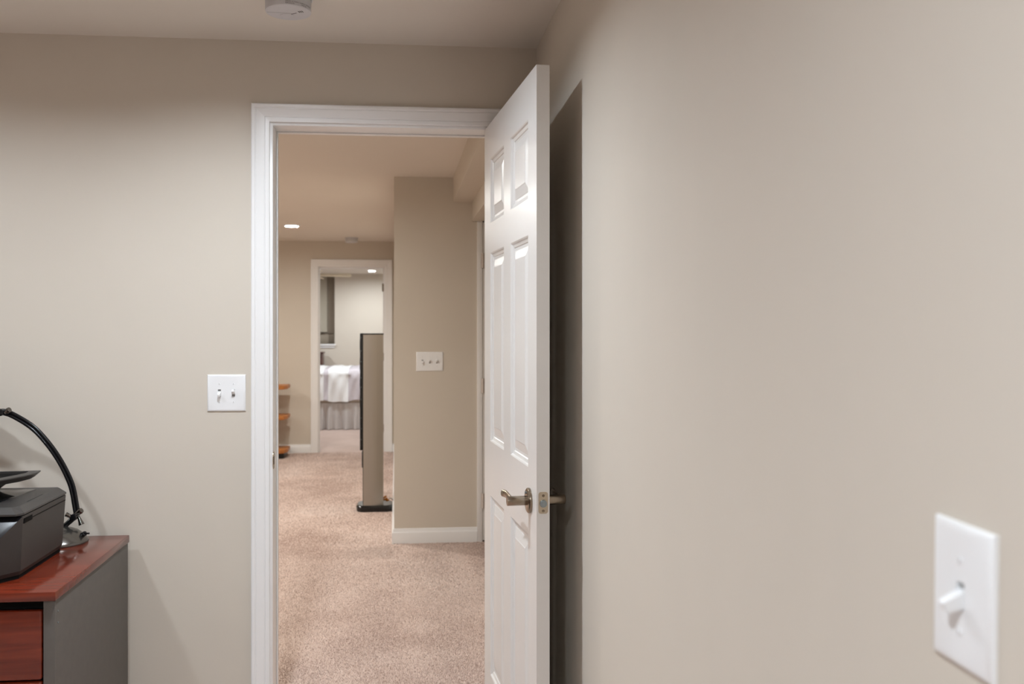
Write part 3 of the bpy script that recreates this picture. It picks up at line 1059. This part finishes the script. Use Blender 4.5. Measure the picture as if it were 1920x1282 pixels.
for z in (.728, .410, .058):
    pts = [(-2.40, 9.40), (-1.24, 9.40), (-1.175, 9.44), (-1.146, 9.52), (-1.146, 9.76), (-2.40, 9.76)]
    su_(B().prism(pts, z, z + .040, .006), 'shelf', M['honey_wood'])
for x in (-1.305, -2.30):
    su_(B().box(x - .02, x + .02, 9.66, 9.72, .02, .73, .004), 'upright', M['speaker_black'])
    su_(B().box(x - .10, x + .13, 9.46, 9.72, .0, .058, .01), 'foot', M['speaker_black'])

# ------------------------------------------------------------------ bedroom
bd = empty('bed', (-.6, 12.86, 0))
tag(bd, 'bed with silver pleated skirt seen through the far doorway', 'bed')


def bd_(b, name, m, parent=None, **k):
    return cb(b, name, m, parent or bd, **k)


BX0, BX1, BY0, BY1 = -1.66, .36, 12.14, 13.66
bd_(B().box(BX0, BX1, BY0, BY1, .345, .56, .03, 3), 'box_spring', M['boxspring'])
bd_(B().box(BX0, BX1, BY0, BY1, .56, .77, .05, 3), 'mattress', M['coverlet'])
bd_(B().box(BX1, BX1 + .06, BY0 - .02, BY1 + .02, 0, 1.15, .01), 'headboard', M['dark_wood'])
# pleated skirt: a folded ribbon round the two visible sides
n = 420
line = [(BX1, BY0 - .015), (BX0 - .015, BY0 - .015), (BX0 - .015, BY1)]
sv, sf = [], []
L1 = BX1 - BX0
for i in range(n + 1):
    s = i / n * (L1 + BY1 - BY0)
    amp = .022 * math.sin(s * 62 + 1.7 * math.sin(s * 9.0)) + .014 * math.sin(s * 27 + 2 * math.sin(s * 5))
    for j, (z, k) in enumerate(((.362, .12), (.27, .55), (.14, .95), (.008, 1.35))):
        sw_ = amp * k + .018 * (1 - z / .36)
        drift = .03 * (.36 - z) * math.sin(s * 13)
        if s < L1:
            sv.append((BX1 - s + drift, BY0 - .014 - sw_, z))
        else:
            sv.append((BX0 - .014 - sw_, BY0 + s - L1, z))
for i in range(n):
    for j in range(3):
        a = i * 4 + j
        sf.append((a, a + 4, a + 5, a + 1))
bd_(B().quads(sv, sf, recalc=False), 'bed_skirt', M['skirt'], angle=180)

# comforter: draped over the mattress with a wavy hem
cf = empty('comforter', (-.6, 12.86, .8))
tag(cf, 'lilac grey comforter with white stripes draped over the bed', 'comforter')
nx, prof2 = 140, []
for k in range(7):
    prof2.append((BY0 - .035 - .010 * (1 - k / 6), .395 + k * (.34 / 6)))
for k in range(1, 8):
    a = k / 8 * PI / 2
    prof2.append((BY0 - .035 + .07 * (1 - math.cos(a)), .735 + .075 * math.sin(a)))
prof2 += [(12.3, .812), (12.6, .818), (13.0, .820), (13.4, .815), (13.62, .80), (13.70, .74), (13.71, .50)]


def drape(x0, x1, nx, lift, seed, name, m, parent, rib=0.0):
    v, f = [], []
    m_ = len(prof2)
    for i in range(nx + 1):
        x = x0 + (x1 - x0) * i / nx
        for j, (y, z) in enumerate(prof2):
            ww = .007 * math.sin(x * 21 + seed + z * 9) + .005 * math.sin(x * 47 - z * 13 + seed)
            dy = -lift
            if j < 7:
                dy -= ww * 1.4
                zz = z + (.010 * math.sin(x * 11 + .6) + .005 * math.sin(x * 31) if j == 0 else 0)
                zz -= lift if j == 0 else 0
            else:
                zz = z + ww * .7 + lift
            if rib: dy -= rib * math.sin(x * 2 * PI / .022)
            v.append((x, y + dy, zz))
    for i in range(nx):
        for j in range(m_ - 1):
            a = i * m_ + j
            f.append((a, a + m_, a + m_ + 1, a + 1))
    o = cb(B().quads(v, f, recalc=False), name, m, parent, angle=180)
    return o


drape(BX0 - .05, .05, nx, 0, 0, 'quilt', M['comforter'], cf)
drape(-1.30, -.978, 40, .006, 0, 'white_stripe', M['coverlet'], cf, .0012)
drape(-.918, -.648, 40, .006, 0, 'white_stripe', M['coverlet'], cf, .0012)
pw = empty('pillow', (-.02, 12.55, .90))
tag(pw, 'white pillow at the head of the bed behind the speaker', 'pillow')
pv = B()
bmesh.ops.create_uvsphere(pv.bm, u_segments=32, v_segments=18, radius=1)
for v in pv.bm.verts:
    x, y, z = v.co
    f_ = lambda t: math.copysign(abs(t) ** .6, t)
    v.co = (-.0 + f_(x) * .20, 12.50 + f_(y) * .33, .925 + z * .085 * (1 - .35 * abs(x) ** 3))
cb(pv, 'cushion', M['pillow'], pw)

ds = empty('dresser', (-1.75, 15.4, 0))
tag(ds, 'dark reddish wood dresser against the bedroom wall under the window', 'dresser')
cb(B().box(-2.25, -1.236, 15.16, 15.62, .945, .97, .004), 'dresser_top', M['dark_wood'], ds)
cb(B().box(-2.22, -1.255, 15.19, 15.62, .06, .945, .003), 'carcass', M['dark_wood'], ds)
for z0 in (.10, .38, .66):
    q = cb(B().box(-2.19, -1.285, 15.172, 15.19, z0, z0 + .26, .004), 'drawer_front', M['dark_wood'], ds)
    cb(B().cyl((-1.74, 15.172, z0 + .13), (-1.74, 15.15, z0 + .13), .009, .014, 14), 'drawer_knob', M['nickel'], q)
for x in (-2.2, -1.30):
    for y in (15.22, 15.58):
        cb(B().cyl((x, y, 0), (x, y, .062), .016, .022, 14), 'leg', M['dark_wood'], ds)

fn = empty('ceiling_fan', (-1.30, 13.0, CEIL))
tag(fn, 'pale wooden ceiling fan blade peeking into the bedroom doorway', 'ceiling fan')
B().lathe([(0, 0), (.07, 0), (.065, -.03), (.02, -.045), (.012, -.05), (.012, -.11), (.05, -.115), (.09, -.13), (.095, -.19), (.07, -.215), (0, -.22)], seg=32).build('motor', M['trim'], fn)
for k in range(5):
    a = 2 * PI * k / 5 + .06
    mx = Matrix.Rotation(a, 4, 'Z') @ Matrix.Rotation(math.radians(24), 4, 'X')
    q = B().prism([(.15, -.045), (.60, -.065), (.638, -.05), (.65, 0), (.638, .05), (.60, .065), (.15, .045)], -.005, .005, .0015)
    bmesh.ops.transform(q.bm, matrix=Matrix.Translation((0, 0, -.182)) @ mx, verts=q.bm.verts)
    q.build('blade', M['fan_wood'], fn)
    q = B().box(.08, .18, -.012, .012, -.006, .0, .001)
    bmesh.ops.transform(q.bm, matrix=Matrix.Translation((0, 0, -.172)) @ mx, verts=q.bm.verts)
    q.build('blade_arm', M['nickel'], fn)


# ------------------------------------------------------------------ carpet pile
def vnoise(x, y, scale, seed):
    r = np.random.default_rng(seed)
    g = r.random((64, 64))
    u, v = x * scale + 100.3, y * scale + 57.7
    i, j = np.floor(u).astype(int), np.floor(v).astype(int)
    fu, fv = u - i, v - j
    fu, fv = fu * fu * (3 - 2 * fu), fv * fv * (3 - 2 * fv)
    a = g[i % 64, j % 64]; b = g[(i + 1) % 64, j % 64]; c = g[i % 64, (j + 1) % 64]; d = g[(i + 1) % 64, (j + 1) % 64]
    return (a * (1 - fu) + b * fu) * (1 - fv) + (c * (1 - fu) + d * fu) * fv


def pile():
    zones = [(-1.3, .48, 2.95, 4.6, .0054), (-1.45, .75, 4.6, PIER_Y, .0064), (-1.6, PIER_X, PIER_Y, FAR, .0092)]
    X, Y, S = [], [], []
    for x0, x1, y0, y1, st in zones:
        nx_, ny_ = int((x1 - x0) / st), int((y1 - y0) / st)
        gx, gy = np.meshgrid(np.linspace(x0, x1, nx_, endpoint=False), np.linspace(y0, y1, ny_, endpoint=False))
        gx = gx.ravel() + rng.uniform(-.5, .5, gx.size) * st * 1.3
        gy = gy.ravel() + rng.uniform(-.5, .5, gy.size) * st * 1.3
        ok = ~((gy > FW - .02) & (gy < FWB + .02) & ((gx < JL) | (gx > JR)))
        ok &= ~((gx > PIER_X - .014) & (gy > PIER_Y - .014)) & ((gx < RW - .01) | (gy > 4.32))
        ok &= ~((gx < -1.12) & (gy > 9.38)) & ~((gx > -.31) & (gx < -.005) & (gy > 6.62) & (gy < 6.86)) & ~((gx < -.87) & (gy < 3.01))
        X.append(gx[ok]); Y.append(gy[ok]); S.append(np.full(ok.sum(), st))
    x, y, s = map(np.concatenate, (X, Y, S))
    n_ = x.size
    # vacuum strokes and footprints lean the pile one way or another
    lean = vnoise(x, y * .5, 2.2, 1) * .6 + vnoise(x, y, 5.5, 2) * .4
    ang = 2 * PI * vnoise(x, y, 3.0, 3) + rng.normal(0, 1.3, n_)
    tilt = (.25 + .9 * (lean - .35)).clip(.05, 1) * s * 1.3
    h = .0052 * rng.uniform(.75, 1.25, n_) * (s / .0054) ** .4
    tx, ty_ = x + np.cos(ang) * tilt, y + np.sin(ang) * tilt
    rot = rng.uniform(0, 2 * PI, n_)
    V = np.empty((n_, 4, 3), np.float32)
    for k in range(3):
        a = rot + 2 * PI * k / 3
        V[:, k, 0] = x + np.cos(a) * s * .72
        V[:, k, 1] = y + np.sin(a) * s * .72
        V[:, k, 2] = -.0005
    V[:, 3, 0], V[:, 3, 1], V[:, 3, 2] = tx, ty_, h
    base = np.arange(n_)[:, None] * 4
    F = np.concatenate([base + np.array([[0, 1, 3]]), base + np.array([[1, 2, 3]]), base + np.array([[2, 0, 3]])], 1).reshape(-1, 3)
    me = bpy.data.meshes.new('carpet_pile')
    me.vertices.add(n_ * 4)
    me.vertices.foreach_set('co', V.ravel())
    me.loops.add(F.size)
    me.loops.foreach_set('vertex_index', F.ravel().astype(np.int32))
    me.polygons.add(len(F))
    me.polygons.foreach_set('loop_start', (np.arange(len(F)) * 3).astype(np.int32))
    me.update(calc_edges=True)
    tone = (.68 + .22 * rng.normal(0, 1, n_) + .95 * (lean - .5) - .45 * (rng.random(n_) < .13)).clip(0, 1)  # random tuft tone, plus light and dark of the pile lean painted in
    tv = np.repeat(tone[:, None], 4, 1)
    tv[:, :3] -= .42  # tuft roots painted darker, standing in for shade between tufts
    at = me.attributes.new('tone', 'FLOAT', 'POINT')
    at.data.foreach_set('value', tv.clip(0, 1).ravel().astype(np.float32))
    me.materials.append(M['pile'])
    o = bpy.data.objects.new('carpet_pile', me)
    COL.objects.link(o)
    tag(o, 'short twisted pinkish beige carpet pile of the hall floor', 'carpet', kind='stuff')


pile()
